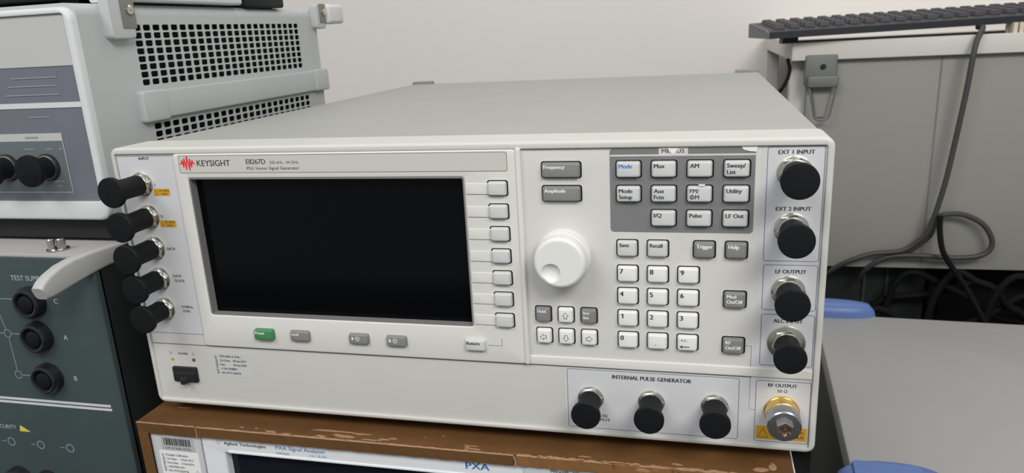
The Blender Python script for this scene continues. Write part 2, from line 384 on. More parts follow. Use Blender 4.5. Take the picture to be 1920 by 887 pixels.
for nm, x, z, a in (('up', 288.1, 76.5, 0), ('left', 275.1, 63.2, math.pi/2), ('down', 288.1, 63.2, math.pi), ('right', 301.3, 63.2, -math.pi/2)):
    key('arrow_key', x, z, 8.8, 9.0, M_KEYW, icon=arrow(a), label='white key with %s arrow' % nm)
key('hold_key', 274.9, 76.5, 8.8, 9.0, M_KEYG, legend='Hold', ink=M_INKW, lh=1.7, r=1.2)
key('increment_key', 301.3, 76.5, 8.8, 9.0, M_KEYG, legend='Incr\nSet', ink=M_INKW, lh=1.7)
key('return_key', 233.3, 55.8, 13, 7.6, M_KEYL, y=-1.2, legend='Return', lh=2.0, bold=.045)
key('preset_key', 92.1, 55.6, 13.8, 7.6, M_GREEN, y=-1.2, legend='Preset', ink=M_INKW, lh=1.8, label='green preset key', d=3.4)
key('local_key', 117.4, 55.7, 13.6, 7.4, M_KEYG, y=-1.2, legend='Local', ink=M_INKW, lh=1.7)
def ic_con(dark):
    def f(t, x, z, y):
        P = [(x-4.2+1.1*math.sin(a*math.pi/8), z+.6+1.1*math.cos(a*math.pi/8)) for a in range(9)]
        t.poly(P, y, y-.01)
        if not dark: t.line([(x-4.2-1.1*math.sin(a*math.pi/8), z+.6+1.1*math.cos(a*math.pi/8)) for a in range(9)], .2, y)
        t.line([(x-.5+1.0*math.cos(a*math.pi/4), z+.6+1.0*math.sin(a*math.pi/4)) for a in range(8)], .35, y, True)
        for a in range(8):
            c, s_ = math.cos(a*math.pi/4), math.sin(a*math.pi/4); t.line([(x-.5+1.3*c, z+.6+1.3*s_), (x-.5+1.8*c, z+.6+1.8*s_)], .25, y)
    return f
key('contrast_key', 157.9, 55.8, 13.4, 7.2, M_KEYG, y=-1.2, icon=ic_con(True), ink=M_INKW)
key('contrast_key', 182.9, 55.6, 13.4, 7.2, M_KEYG, y=-1.2, icon=ic_con(False), ink=M_INKW)
# printed outlines on the front
L = MB()
for o_ in ((394.4, 421.6, 111.4, 171.5), (394.7, 421.6, 84.0, 109.2), (394.8, 421.6, 51.6, 81.4), (393.6, 422.2, 4.8, 42.2), (287.6, 384.6, 4.8, 42.6)):
    L.line(rrect(*o_, 1.2), .4, .32, True)
L.line([(386.4, 62.4), (390.2, 62.4), (390.3, 46)], .3, .32); L.line([(390.3, 43.5), (390.3, 24), (393.6, 24)], .3, .32)
obj('connector_outline', L, M_LINE, g)
obj('return_line', MB().line([(241, 55.6), (249.5, 55.6), (249.5, 60)], .35, -1.48), M_SEAM, g)
lp = MB().slab(3.4, 44.9, 51.7, 171.0, .6, .42, .22); lpo = obj('input_plate', lp, M_COOL, g)
obj('outline', MB().line([(3.6, 51.9), (3.6, 170.8), (44.7, 170.8), (44.7, 51.9)], .4, .18, True), M_LINE, lpo)
rp = MB().slab(391.6, 422.4, 46, 172.0, .4, .42, .34); obj('connector_plate', rp, M_COOL, g)
rp = MB().slab(286.0, 422.4, 3.6, 43.4, .4, .42, .34); obj('connector_plate', rp, M_COOL, g)
sm = MB().line([(3.2, 43.9), (391, 43.9)], .7, .3); sm.line([(266.2, 172.2), (422.5, 172.2)], .5, .3); obj('panel_seam', sm, M_SEAM, g)
obj('lower_ledge', MB().slab(264, 422.3, 44.4, 50.0, .4, .5, -.5, .5), M_WHITE, g)
t = MB(); ty = .18
t.text('INPUT', 23.8, 168.6, 1.7, 7.5, 'C', y=ty-.1, bold=.02); t.text('DATA', 28.6, 110.0, 1.6, y=ty-.1, bold=.02); t.text('DATA', 29.6, 91.6, 1.6, y=ty-.1, bold=.02); t.text('CLOCK', 29.8, 88.4, 1.6, y=ty-.1, bold=.02)
t.text('SYMBOL', 31.4, 70.2, 1.6, 9, y=ty-.1, bold=.02); t.text('SYNC', 32.0, 67.2, 1.6, y=ty-.1, bold=.02); t.text('Q', 28.2, 131.6, 1.5, y=ty-.1, bold=.02); t.text('I', 28.2, 152.0, 1.5, y=ty-.1, bold=.02)
ty = .28
t.text('EXT 1 INPUT', 408.1, 167.8, 2.05, 17.2, 'C', y=ty, bold=.03); t.text('EXT 2 INPUT', 408.0, 138.5, 2.05, 17.0, 'C', y=ty, bold=.03)
t.text('LF OUTPUT', 408.4, 104.6, 2.05, 15.2, 'C', y=ty, bold=.03); t.text('ALC INPUT', 408.4, 76.8, 2.05, 14.6, 'C', y=ty, bold=.03)
t.text('RF OUTPUT', 407.4, 38.7, 2.0, 15.0, 'C', y=ty, bold=.03); t.text('50 \u03a9', 407.4, 35.5, 1.8, 5.2, 'C', y=ty, bold=.01)
t.text('INTERNAL PULSE GENERATOR', 336.3, 37.8, 2.35, 44.6, 'C', y=ty, bold=.04)
t.text('GATE/', 311.2, 12.4, 1.7, 7.6, 'R', y=ty, bold=.02); t.text('INPUT', 312.6, 9.8, 1.7, 9.4, 'R', y=ty, bold=.02)
t.text('POWER', 25.8, 36.3, 1.5, 7.2, 'C', y=ty, bold=.015)
words('panel_lettering', t, M_INK, g)
for z in (147.9, 127.4):
    o = obj('warning_label', MB().slab(26.6+(147.9-z)*.02, 38.4+(147.9-z)*.02, z-2.3, z+2.3, .4, .25, .16), M_YEL, g)
    t = MB(); t.text('5V RMS', 30.8, z+.3, 1.4, 7, y=.1, bold=.01); t.text('MAX', 32.2, z-1.8, 1.4, 4.6, y=.1, bold=.01)
    t.line([(27.4, z-1.5), (28.7, z+1.2), (30, z-1.5)], .25, .1, True); obj('lettering', t, M_INK, o)
o = obj('warning_label', MB().slab(394.3, 421.4, 6.2, 14.4, .3, .33, .24), M_YEL, g)
t = MB(); t.line([(395.4, 7.4), (398.2, 12.8), (401, 7.4)], .4, .15, True); t.text('0V DC', 412, 10.5, 1.8, 8, y=.15, bold=.01); t.text('MAX', 413.5, 7.6, 1.8, 6.5, y=.15, bold=.01); obj('lettering', t, M_INK, o)
# calibration sticker
o = obj('calibration_label', MB().slab(48.8, 79.5, 22.4, 39.6, .6, .42, .33), M_LABEL, g)
t = MB(); t.text('KEYSIGHT', 51.6, 24.2, 1.5, 13.2, y=.22, bold=.02, rot=1)
for k, (a, x2, b2) in enumerate((('17025.0681-A-ZH6 /', None, None), ('Cal Done:', 63.2, '30-Sep-2019'), ('Due:', 63.2, '30-Sep-2020'), ('+1543-470880 /', None, None), ('S/N: MY71346024', None, None))):
    zz = 36.3-k*3.0; t.text(a, 53.4, zz, 1.35, y=.22, bold=.015)
    if b2: t.text(b2, x2, zz, 1.35, y=.22, bold=.015)
obj('lettering', t, M_INK, o)
# power switch and lamps
ps = MB(); ps.slab(16.2, 34.8, 16.8, 27.6, .8, .4, -1.4, .4)
ps.stack([[(17.4, -.6, 24.6), (33.8, -.6, 24.6), (33.8, -.6, 18), (17.4, -.6, 18)], [(17.4, -2.6, 23.5), (33.8, -2.6, 23.5), (33.8, -2.6, 18.3), (17.4, -2.6, 18.3)]])
ps.stack([[(22, -1, 22), (30, -1, 22), (30, -1, 17.4), (22, -1, 17.4)], [(24.6, -5.6, 20), (27.4, -5.6, 20), (27.4, -5.6, 16.9), (24.6, -5.6, 16.9)]])
obj('power_switch', ps, M_DARK, g)
obj('green_lamp', MB().lathe(16.8, 33, [(1.1, .4), (1.1, -.1), (.6, -.4)], 16), M_LEDG, g)
obj('amber_lamp', MB().lathe(33.4, 33, [(1.1, .4), (1.1, -.1), (.6, -.4)], 16), M_LEDA, g)
t = MB()
for x in (16.2, 33.6): t.line([(x+.9*math.cos(a*.785), 37.2+.9*math.sin(a*.785)) for a in range(8)], .25, .28, True)
obj('lamp_symbol', t, M_LINE, g)
# rotary dial
def dial(X, Z):
    n = 180; prof = [(15.2, .4, 0), (15.4, -1, 0), (15.4, -1.5, .5), (15.2, -7.5, .5), (14.9, -8.0, 0), (14.6, -8.2, 0), (14.6, -9, 0), (14.4, -14.6, 0), (14.0, -15.6, 0), (13.2, -16.2, 0), (12.4, -16.4, 0)]
    rings = []
    for r, y, kn in prof: rings.append([(X+(r-(kn if k % 3 == 0 else 0))*math.cos(2*math.pi*k/n), y, Z+(r-(kn if k % 3 == 0 else 0))*math.sin(2*math.pi*k/n)) for k in range(n)])
    dx, dz, dr = -4.7, -5.6, 5.3
    m_ = MB(); m_.stack(rings, True, False)
    rr = [12.4*(1-i/28) for i in range(29)]; fr = []
    for r in rr:
        ring = []
        for k in range(n):
            x, z = r*math.cos(2*math.pi*k/n), r*math.sin(2*math.pi*k/n); d = math.hypot(x-dx, z-dz); h = 0
            if d < dr: h = 2.6*(math.sqrt(max(0, 1-(d/dr)**2*.96))-.2)/.8
            ring.append((X+x, -16.4+max(h, 0), Z+z))
        fr.append(ring)
    m_.stack(fr, False, False); return m_
obj('rotary_dial', dial(288.2, 112.3), M_KEYW, g, smooth=40)
# connectors with dust caps
def hexa(X, Z, r, yb, yf, rot=0, bev=.5):
    R = lambda q: [(X+q*math.cos(math.radians(60*k+rot)), Z+q*math.sin(math.radians(60*k+rot))) for k in range(6)]
    return MB().stack([[(x, yb, z) for x, z in R(r)], [(x, yf+bev, z) for x, z in R(r)], [(x, yf, z) for x, z in R(r-bev)]])
def connector(X, Z, capy, capr, nutr=8.0, washer=None, tilt=(0, 0), parent=g, y0=.3, rr=6.6):
    c = obj('bnc_connector', MB().lathe(X, Z, [(rr, y0), (rr, y0-4.5), (rr-.4, y0-4.9), (5.2, y0-5), (5.2, y0-9), (4.8, y0-9.4)], 36), M_NICK, parent)
    wr = washer or nutr
    obj('washer', MB().lathe(X, Z, [(wr+.2, y0), (wr+.2, y0-.8), (wr-.3, y0-1.1)], 40), M_NICKD if washer else M_NICK, c)
    n = hexa(X, Z, nutr, y0-1.1, y0-3.6, 12); n.lathe(X, Z, [(nutr*.86, y0-3.4), (nutr*.86, y0-4.6), (nutr*.78, y0-4.9)], 36)
    obj('hex_nut', n, M_NICK, c, smooth=25)
    e = capy; hd = 3.2; sr = 6.5; m_ = MB()
    prof = [(sr+.1, y0-4.2), (sr, y0-4.6), (sr-.2, (y0-4.6+e+hd)/2), (sr, e+hd+1.4), (capr*.8, e+hd+.6), (capr-.2, e+hd), (capr, e+hd-.7), (capr, e+.6), (capr-.5, e+.1), (capr-1.4, e)]
    rings = []
    for r, y in prof:
        f = max(0, min(1, (y0-4.6-y)/(y0-4.6-e))); cx, cz = X+tilt[0]*f, Z+tilt[1]*f
        rings.append([(cx+r*math.cos(2*math.pi*k/44), y, cz+r*math.sin(2*math.pi*k/44)) for k in range(44)])
    m_.stack(rings); obj('dust_cap', m_, M_RUB, c)
    return c
connector(19.2, 153.2, -27.5, 9.3, 7.5); connector(19.9, 132.0, -27.0, 9.3, 7.5, tilt=(0, -.6)); connector(19.6, 111.2, -27.0, 9.3, 7.5, tilt=(.3, -.2))
connector(19.0, 90.3, -24, 9.0, 7.5, tilt=(0, 0)); connector(18.6, 69.4, -22, 9.0, 7.5)
connector(407.7, 158.4, -23.5, 9.0, 8.4); connector(407.6, 128.8, -24, 8.8, 8.4)
connector(407.6, 94.8, -22.5, 8.6, 8.4); connector(408.0, 65.4, -22, 8.3, 7.8, washer=9.6)
for x in (301.3, 336.4, 371.7): connector(x, 24.4, -21.8, 8.3, 7.3, rr=6.2)
# RF output
RX, RZ = 407.5, 24.0
rf = obj('rf_output_connector', MB().lathe(RX, RZ, [(9.5, .4), (9.5, -1.2), (9.1, -1.6), (9.0, -7.5), (8.2, -8.0)], 48), M_GOLD, g, label='gold and steel threaded output connector')
k_ = MB(); n = 132; rg = []
for r, y, kn in [(8.0, -7.4, 0), (8.2, -7.8, 0), (9.0, -8.4, .28), (9.0, -14.4, .28), (8.8, -14.8, 0), (8.8, -16.4, 0), (8.2, -17.0, 0), (4.6, -17.2, 0)]:
    rg.append([(RX+(r-(kn if k % 3 == 0 else 0))*math.cos(2*math.pi*k/n), y, RZ+(r-(kn if k % 3 == 0 else 0))*math.sin(2*math.pi*k/n)) for k in range(n)])
k_.stack(rg); obj('coupling_sleeve', k_, M_STEEL, rf)
for k in range(2):
    h_ = MB().stack([[(RX+q*math.cos(math.radians(60*i+30)), y, RZ+q*math.sin(math.radians(60*i+30))) for i in range(6)] for q, y in ((4.8, -17.0), (4.8, -20.2), (4.4, -20.8), (3.4, -20.8), (3.0, -19.0))], True, True) if k == 0 else MB().lathe(RX, RZ, [(2.9, -18.8), (2.9, -19.2), (1.1, -19.2), (1.0, -20.4), (.5, -20.6)], 24)
    obj(('inner_hex', 'centre_pin')[k], h_, (M_NICK, M_COPP)[k], rf, smooth=20)

# ================================================================== SPECTRUM ANALYZER below, inside a cardboard sleeve
a = thing('spectrum_analyzer', 'white spectrum analyzer with dark screen, lowest in the stack, wrapped in brown cardboard', 'spectrum analyzer', (206, 210, -190))
obj('cover', MB().slab(-3, 417, -184, -13.2, 2, 440, 10, 1, both=True), M_PXG, a)
obj('front_panel', MB().frame((-3.5, 417.2, -184, -14.0, 2), (54, 256, -150, -29, 1.5), 12, -11.5, 1.0, 1.6), M_PXA, a)
for x in (8, 380):
    for y in (20, 400): obj('foot', MB().box(x, x+24, y, y+24, -190, -183, 1), M_DARK, a)
so = obj('screen', MB().slab(53, 257, -151, -28, 1, -3, -5), mat('analyzer_screen', s(22, 24, 34), .15, spec=.3), a)
sp = obj('left_strip', MB().slab(-1.5, 36.6, -180, -16.8, .8, -11.2, -12.2, .4), M_PXG, a)
obj('seam', MB().line([(37.6, -16), (37.8, -180)], .7, -11.9), M_LINE, a)
rp = obj('key_panel', MB().slab(261, 417, -180, -17.5, .8, -11.2, -12.2, .4), M_PXG, a)
t = MB(); t.text('PREAMP   MEAS   LF INPUT', 278, -20.0, 1.6, 36, y=-12.4); obj('lettering', t, M_INK, rp)
random.seed(4); t = MB(); x = 7.6
while x < 28.5:
    wd = random.choice((.25, .4, .7, 1.1)); t.line([(x+wd/2, -20.8), (x+wd/2, -26.2)], wd, -12.45); x += wd+random.choice((.25, .4, .7))
t.text('US 51220 4736', 8.4, -29.0, 1.4, 20, y=-12.45)
bl = obj('barcode_label', MB().slab(5.6, 31.4, -30.0, -19.8, .4, -12.1, -12.35), mat('barcode_ground', s(176, 178, 178), .5), a); obj('lettering', t, M_INK, bl)
cl = obj('calibration_label', MB().slab(2.4, 33.4, -62, -30.8, .8, -12.1, -12.4), M_PAPER, a)
t = MB(); t.text('KEYSIGHT', 6.0, -46.6, 1.8, 13.6, y=-12.5, bold=.02, rot=1)
for k, (p, q) in enumerate((('Keysight Calibration', ''), ('Cal Date:', '4-Feb-2015'), ('Due Date:', '4-Feb-2016'), ('1-6623966129-1', ''), ('S/N: MY53220736', ''))):
    t.text(p, 7.4, -34.4-k*3.1, 1.5, y=-12.5, bold=.01)
    if q: t.text(q, 18.8, -34.4-k*3.1, 1.5, y=-12.5, bold=.01)
t.line([(29.5, -46.2), (30.6, -44.2), (31.7, -46.2)], .25, -12.5, True)
obj('lettering', t, M_INK, cl)
t = MB(); t.text('Agilent Technologies', 54.6, -22.2, 2.1, 31.5, y=-11.6, bold=.025); obj('lettering', t, M_INK, a)
t = MB(); t.text('PXA Signal Analyzer', 93.5, -22.2, 2.5, 36, y=-11.6, bold=.01); t.text('N9030A', 93.5, -25.8, 1.6, 9.6, y=-11.6); t.text('3 Hz - 50 GHz', 117.5, -25.4, 1.5, 12.5, y=-11.6)
t.text('PXA', 224.6, -23.2, 4.6, 15, y=-11.6, bold=.03); words('blue_lettering', t, mat('ink_pale_blue', s(70, 110, 170), .5), a)
tmp = MB()
for k in range(8):
    an = k*math.pi/4; tmp.poly([(50+1.3*math.cos(an)+.35*math.cos(q*1.57), -21.2+1.3*math.sin(an)+.35*math.sin(q*1.57)) for q in range(4)], -11.5, -11.6)
obj('starburst_mark', tmp, M_FAINT, a)
lip = MB().slab(57, 240, -28.3, -26.6, .5, -11.4, -12.2, .4); obj('screen_brow', lip, M_PXA, a)

sl = thing('cardboard_sleeve', 'scuffed brown cardboard sleeve wrapped around the lowest white analyzer', 'cardboard', (204, 210, -9))
random.seed(11)
tp = MB(); nx, ny = 90, 10; rows_ = []
for j in range(ny+1):
    y = -14+(445+14)*(j/ny)**2.2
    rows_.append([(-10+(425)*i/nx, y+(random.uniform(-.5, .5) if j == 0 else 0), -9.05-(random.uniform(0, .35) if j < 3 else 0)) for i in range(nx+1)])
tp.stack(rows_, False, False, closed=False)
tp.stack([[(x, y, z-3) for x, y, z in r] for r in rows_], False, False, closed=False)
tp.stack([rows_[0], [(x, y, z-3) for x, y, z in rows_[0]]], False, False, closed=False)
obj('top_sheet', tp, M_CARD, sl, smooth=0)
obj('side_sheet', MB().box(-10, -7, -13.5, 445, -183, -12), M_CARD, sl, smooth=0)
def lipm(x0, x1, z0, jag, y=-14.2, th=1.6, jig=.35):
    random.seed(int(x0)+5); n = int((x1-x0)/3); A = []; B = []
    for i in range(n+1):
        x = x0+(x1-x0)*i/n; A.append((x, y+random.uniform(-.15, .15), -9.3+random.uniform(-jig, .05))); B.append((x, y+random.uniform(-.15, .15), z0+random.uniform(-jag, jag)))
    m_ = MB(); A2 = [(x, yy+th, z) for x, yy, z in A]; B2 = [(x, yy+th, z) for x, yy, z in B]
    return m_.stack([A, B, B2, A2, A], False, False, closed=False)
obj('front_flap', lipm(-10, 36.6, -17.2, .15), M_CARD, sl, smooth=0)
obj('front_flap', lipm(37.2, 256, -16.4, .15, y=-14.6), M_CARD, sl, smooth=0)
obj('front_flap', lipm(257.5, 415, -16.2, .7, y=-14.4, jig=.9), M_CARDR, sl, smooth=0, label='paler frayed front flap')
obj('left_flap', MB().box(-10, -2.6, -14.3, -12.7, -183, -16.9, .3), M_CARD, sl, smooth=0)
def worn(x0, x1, y, seed, wmin=.25, wmax=.9, z=-8.95):
    random.seed(seed); n = int((x1-x0)/2); A = []; B = []
    for i in range(n+1):
        x = x0+(x1-x0)*i/n; A.append((x, y, z-.5)); B.append((x, y+random.uniform(wmin, wmax), z+.02))
    return MB().stack([A, B], False, False, closed=False)
we = worn(-10, 36, -14.6, 1, .5, 1.1); we.add(*worn(37, 256, -14.9, 2, .6, 1.5).__dict__.values()); we.add(*worn(258, 414, -14.7, 3, .8, 3.0).__dict__.values())
we.line([(36.9, -9.5), (37.4, -13), (37.0, -17)], 1.0, -14.9); we.line([(256.4, -9.5), (257.4, -13), (257.0, -16.8)], 1.2, -15.0)
obj('worn_edge_highlight', we, M_CARDE, sl, smooth=0)  # pale strips paint the edge highlight along with the chipped cardboard
random.seed(21); fl = MB()
def flake(x, y, rx, ry, n=11):
    fl = MB()
    P = []
    for k in range(n):
        an = 2*math.pi*k/n; q = random.uniform(.45, 1.1); P.append((x+rx*q*math.cos(an), y+ry*q*math.sin(an)))
    fl.stack([[(p, q, -9.1) for p, q in P], [(x+(p-x)*.9, y+(q-y)*.9, -8.85) for p, q in P]])
    obj('torn_patch', fl, M_CARDE, sl, smooth=0)
for x, y, rx, ry in ((12, 9, 7, 1.3), (69, -9.5, 2, .8), (80, -9.5, 2, .7), (92, -11.8, 5, 1.6), (104, -13, 4, .9), (133, -5, 26, 1.0), (128, -12.2, 5, 1.8), (143, -9.5, 9, 2.2), (153, -6.0, 8, 1.2), (170, -10, 5, 1.5), (176, -8.2, 3, 1.3), (163, -11.8, 8, 1.1), (226, -10.6, 1.6, 4.5), (231, -11.6, 7, 1.3), (228, -8.4, 6, .6), (207, .2, 1, .6), (196, -3, .8, .5), (298, -9.5, 4, .9), (352, -9.4, 5, 1.2), (398, -6.8, 6, 3), (404, -3, 3, 4)): flake(x, y, rx, ry)

# ================================================================== GREY INSTRUMENT, upper left
u = thing('grey_test_instrument', 'grey instrument with perforated vents along its side, upper left, on the dark case', 'test instrument', (-245, 200, 102))
UX = -40
def yrings(M, x0, x1, y0, y1, z0, z1, r): return M.slab(x0, x1, z0, z1, r, y1, y0, r*.6)
ub = MB().slab(-450, UX-6, 122, 264.5, 4, 372, 46, .5, both=True); obj('inner_shell', ub, M_HOLE, u)
bz = MB().frame((-450, UX, 120.5, 264.5, 9), (-444, UX-5.2, 134.2, 260.4, 2), 38, 32, 2.4, .6); obj('front_bezel', bz, M_GREYB, u)
obj('front_panel', MB().slab(-446, UX-4.5, 133, 261, 1, 40, 34.2), M_BLUEG, u)
obj('display_panel', MB().slab(-446, UX-5.3, 227.2, 260.2, .5, 34.3, 33.7), M_GLIGHT, u)
obj('white_rule', MB().slab(-446, UX-5.3, 199.6, 203.2, .2, 34.3, 33.7), M_GREYB, u)
bx = obj('input_section', MB().slab(-340, -68.2, 140.6, 182.4, .3, 34.3, 33.9), M_BLUEG2, u)
ol = MB().line([(-340, 140.6), (-68.2, 140.6), (-68.2, 182.4)], .7, 33.8); ol.slab(-340, -68.2, 177.0, 182.4, .1, 33.9, 33.7); obj('outline', ol, M_GLIGHT, bx)
pr_ = MB()
for z, x0, x1 in ((220, -100, -62), (214.5, -104, -64), (208.6, -108, -62), (193.5, -92, -74), (171.5, -102, -94), (171.5, -84, -78), (171.5, -72.5, -70), (148.5, -112, -96), (148.5, -86, -74), (145.0, -103, -99), (145, -80, -76)):
    pr_.line([(x0, z), (x1, z)], .8, 33.75)
pr_.line([(-99, 179.6), (-88, 179.6)], 1.2, 33.5)
obj('faint_print', pr_, M_FAINT, u)
for x in (-84.6, -119.8):
    c = obj('coax_connector', MB().lathe(x, 158.6, [(8.6, 33.9), (8.6, 31.5), (7.4, 31), (7.2, 27)], 36), M_STEEL, u)
    obj('collar', MB().lathe(x, 158.6, [(9.6, 33.9), (9.6, 32.4), (8.8, 32)], 36), M_DARK, c)
    obj('dust_cap', MB().lathe(x, 158.6, [(7.9, 31.5), (7.6, 27), (8.6, 22.5), (10.6, 20.5), (11.3, 18.5), (10.8, 16.2), (9.8, 15.8)], 40), M_RUB, c)
# side skin with the two perforated fields
def sideplate(M, y0, y1, z0, z1, x, th, vents):
    """plate facing +X with octagonal holes, vents = [(ya, yb, nc, za, zb, nr, hy, hz)]"""
    ys = sorted({y0, y1} | {v[0] for v in vents} | {v[1] for v in vents}); zs = sorted({z0, z1} | {v[3] for v in vents} | {v[4] for v in vents})
    for i in range(len(ys)-1):
        for j in range(len(zs)-1):
            cy, cz = (ys[i]+ys[i+1])/2, (zs[j]+zs[j+1])/2
            if any(v[0] < cy < v[1] and v[3] < cz < v[4] for v in vents): continue
            M.add([(x, ys[i], zs[j]), (x, ys[i+1], zs[j]), (x, ys[i+1], zs[j+1]), (x, ys[i], zs[j+1])], [(0, 1, 2, 3)])
    for ya, yb, nc, za, zb, nr, hy, hz in vents:
        dy, dz = (yb-ya)/nc, (zb-za)/nr
        for c in range(nc):
            for r in range(nr):
                a0, a1, b0, b1 = ya+c*dy, ya+(c+1)*dy, za+r*dz, za+(r+1)*dz; cy, cz = (a0+a1)/2, (b0+b1)/2
                k = min(hy, hz)*.42; H = [(cy-hy+k, cz-hz), (cy+hy-k, cz-hz), (cy+hy, cz-hz+k), (cy+hy, cz+hz-k), (cy+hy-k, cz+hz), (cy-hy+k, cz+hz), (cy-hy, cz+hz-k), (cy-hy, cz-hz+k)]
                O = [(cy-hy+k, b0), (cy+hy-k, b0), (a1, cz-hz+k), (a1, cz+hz-k), (cy+hy-k, b1), (cy-hy+k, b1), (a0, cz+hz-k), (a0, cz-hz+k)]
                C = [(a1, b0), (a1, b1), (a0, b1), (a0, b0)]
                vs = [(x, p, q) for p, q in H]+[(x-th, p, q) for p, q in H]+[(x, p, q) for p, q in O]+[(x, p, q) for p, q in C]
                fs = [(i, (i+1) % 8, 8+(i+1) % 8, 8+i) for i in range(8)]
                for i in (0, 2, 4, 6): fs.append((i, i+1, 16+i+1, 16+i))
                fs += [(1, 17, 24, 18, 2), (3, 19, 25, 20, 4), (5, 21, 26, 22, 6), (7, 23, 27, 16, 0)]
                M.add(vs, fs)
    return M
sd = sideplate(MB(), 38, 366, 122, 259, UX, .9, [(88, 328, 23, 208.6, 253.2, 8, 4.1, 2.15), (92, 334, 23, 164.0, 181.4, 3, 4.1, 2.2)])
# rolled top edge
arc = [[(UX-8+8*math.cos(t_*math.pi/16), y, 259+8*math.sin(t_*math.pi/16)) for t_ in range(9)] for y in (38, 366)]
sd.stack(arc, False, False, closed=False)
sd.add([(UX-8, 38, 267), (UX-8, 366, 267), (-450, 366, 267), (-450, 38, 267)], [(0, 1, 2, 3)])
sd.add([(UX, 366, 122), (UX, 366, 259), (UX-8, 366, 267), (-450, 366, 267), (-450, 366, 122)], [(0, 1, 2, 3, 4)])
sd.add([(UX, 38, 122), (UX-14, 38, 122), (UX-14, 38, 259), (UX, 38, 259)], [(0, 1, 2, 3)])
sd.add([(UX-14, 38, 259)]+arc[0]+[(UX-14, 38, 267)], [tuple(range(11))])
sd.add([(UX-14, 38, 258), (UX-14, 38, 267), (-450, 38, 267), (-450, 38, 258)], [(0, 1, 2, 3)])
obj('outer_cover', sd, M_GREYI, u, smooth=30)
def xslab(M, y0, y1, z0, z1, r, xb, xf, bev):
    q = MB().slab(y0, y1, z0, z1, r, -xb, -xf, bev); M.add([(-p[1], p[0], p[2]) for p in q.v], q.f); return M
obj('side_rail', xslab(MB(), 84, 368, 184.0, 204.8, 1.5, UX-.5, UX+3.5, 1.2), M_GREYI, u)
obj('rail_end_cap', xslab(MB(), 80, 108, 182.4, 205.6, 2.5, UX-.5, UX+5, 1.6), M_GREYI, u)
obj('rail_end_cap', xslab(MB(), 342, 371, 183.5, 205.8, 2.5, UX-.5, UX+5.5, 1.6), M_GREYI, u)
def bracket(y0, y1, z0, inset):
    b_ = obj('handle_bracket', xslab(MB(), y0, y1, z0, 272, 3.5, UX-.5, UX+7, 1.4), M_GREYI, u)
    obj('recess_plate', xslab(MB(), inset[0], inset[1], inset[2], 272.2, 1.5, UX+6.5, UX+7.4, .2), M_BRKT, b_)
    cy, cz = (inset[0]+inset[1])/2+1, inset[2]+(276-inset[2])*.48
    sc1 = MB().lathe(0, 0, [(3.4, 0), (3.3, -1.6), (2.4, -2.2), (1.3, -2.2), (1.0, -1.2)], 20)
    m_ = MB().add([(-y+UX+7.2, cy+x, cz+z) for x, y, z in sc1.v], sc1.f); obj('screw', m_, M_NICK, b_)
bracket(60, 84, 242.5, (71, 85, 249.5)); bracket(356, 376, 247, (362, 377, 252.5))
obj('rear_bumper', MB().slab(UX-10, UX+12, 252, 272, 4, 410, 376, 2, both=True), M_GREYB, u)
for x in (-420, -80):
    for y in (60, 320): obj('foot', MB().slab(x, x+22, 102.0, 122, 2, y+26, y, .6), M_DARK, u)
obj('gap_shade_block', MB().box(-440, -44, 42, 360, 104.5, 121, 2), M_DARK, u)  # dark block added to stand for the shadow in the gap below

# equipment resting on top of the grey instrument
k = thing('black_instrument', 'black cased instrument, only its underside edge in view, topmost at upper left', 'test instrument', (-250, 180, 267))
obj('case', MB().slab(-440, -70, 273.5, 330, 4, 300, 88, 1.5, both=True), M_TEALS, k)
for x in (-420, -110):
    for y in (100, 270): obj('foot', MB().slab(x, x+18, 267, 274, 1.5, y+16, y, .5), M_DARK, k)
w_ = obj('white_tray', MB().slab(-69, -36, 268.6, 290, 2.5, 226, 84, 1), M_GREYB, None)
tag(w_, 'white plastic tray edge lying on top of the grey vented instrument', 'tray')
w_ = obj('black_adapter', MB().slab(-66, -37, 267.2, 292, 2.5, 300, 236, 1.5, both=True), M_TEALS, None)
tag(w_, 'small black box on top of the grey vented instrument, behind the white tray', 'adapter')

# ================================================================== DARK TEAL TEST SET, lower left
d = thing('power_analyzer', 'dark teal panelled test set with round black sockets, lower left under the grey instrument', 'test set', (-245, 220, -190))
obj('case', MB().slab(-450, UX, -184, 101.8, 2, 430, 12, .5, both=True), M_TEALS, d)
obj('top_cover', MB().box(-450, UX-.4, 8.2, 430, 99.6, 102, .8), M_LTOP, d)
obj('front_panel', MB().slab(-450, UX, -184, 99.6, 1.5, 14, 8, .8), M_TEAL, d)
for x in (-430, -80):
    for y in (20, 380): obj('foot', MB().slab(x, x+24, -190, -183, 1.5, y+24, y, .5), M_DARK, d)
rule = MB().slab(-340, -50.4, -13.2, -11.4, .1, 8.1, 7.7); rule.slab(-340, -50.0, -16.2, -14.4, .1, 8.1, 7.7); obj('white_rule', rule, M_GREYB, d)
t = MB(); t.text('TEST SUPPLY', -112, 82.5, 3.6, 30, y=7.8, bold=.01)
for tx, x, z in (('C', -79, 66), ('A', -78, 38.5), ('B', -77, 6.5)): t.text(tx, x, z, 3.6, y=7.8, bold=.02)
t.text('SECURITY', -142, -38.6, 3.2, 20, 'R', y=7.8, bold=.01)
words('lettering', t, M_PRINT, d)
t = MB()
def seg(name, pts_, wd, closed=False): obj(name, MB().line(pts_, wd, 7.8, closed), M_PRINTD, d, smooth=0)
def circ(x, z, r, wd=.9): seg('terminal_symbol', [(x+r*math.cos(q*math.pi/8), z+r*math.sin(q*math.pi/8)) for q in range(16)], wd, True)
for x, z in ((-133, 68), (-127.3, 41), (-127, 8)): circ(x, z, 3)
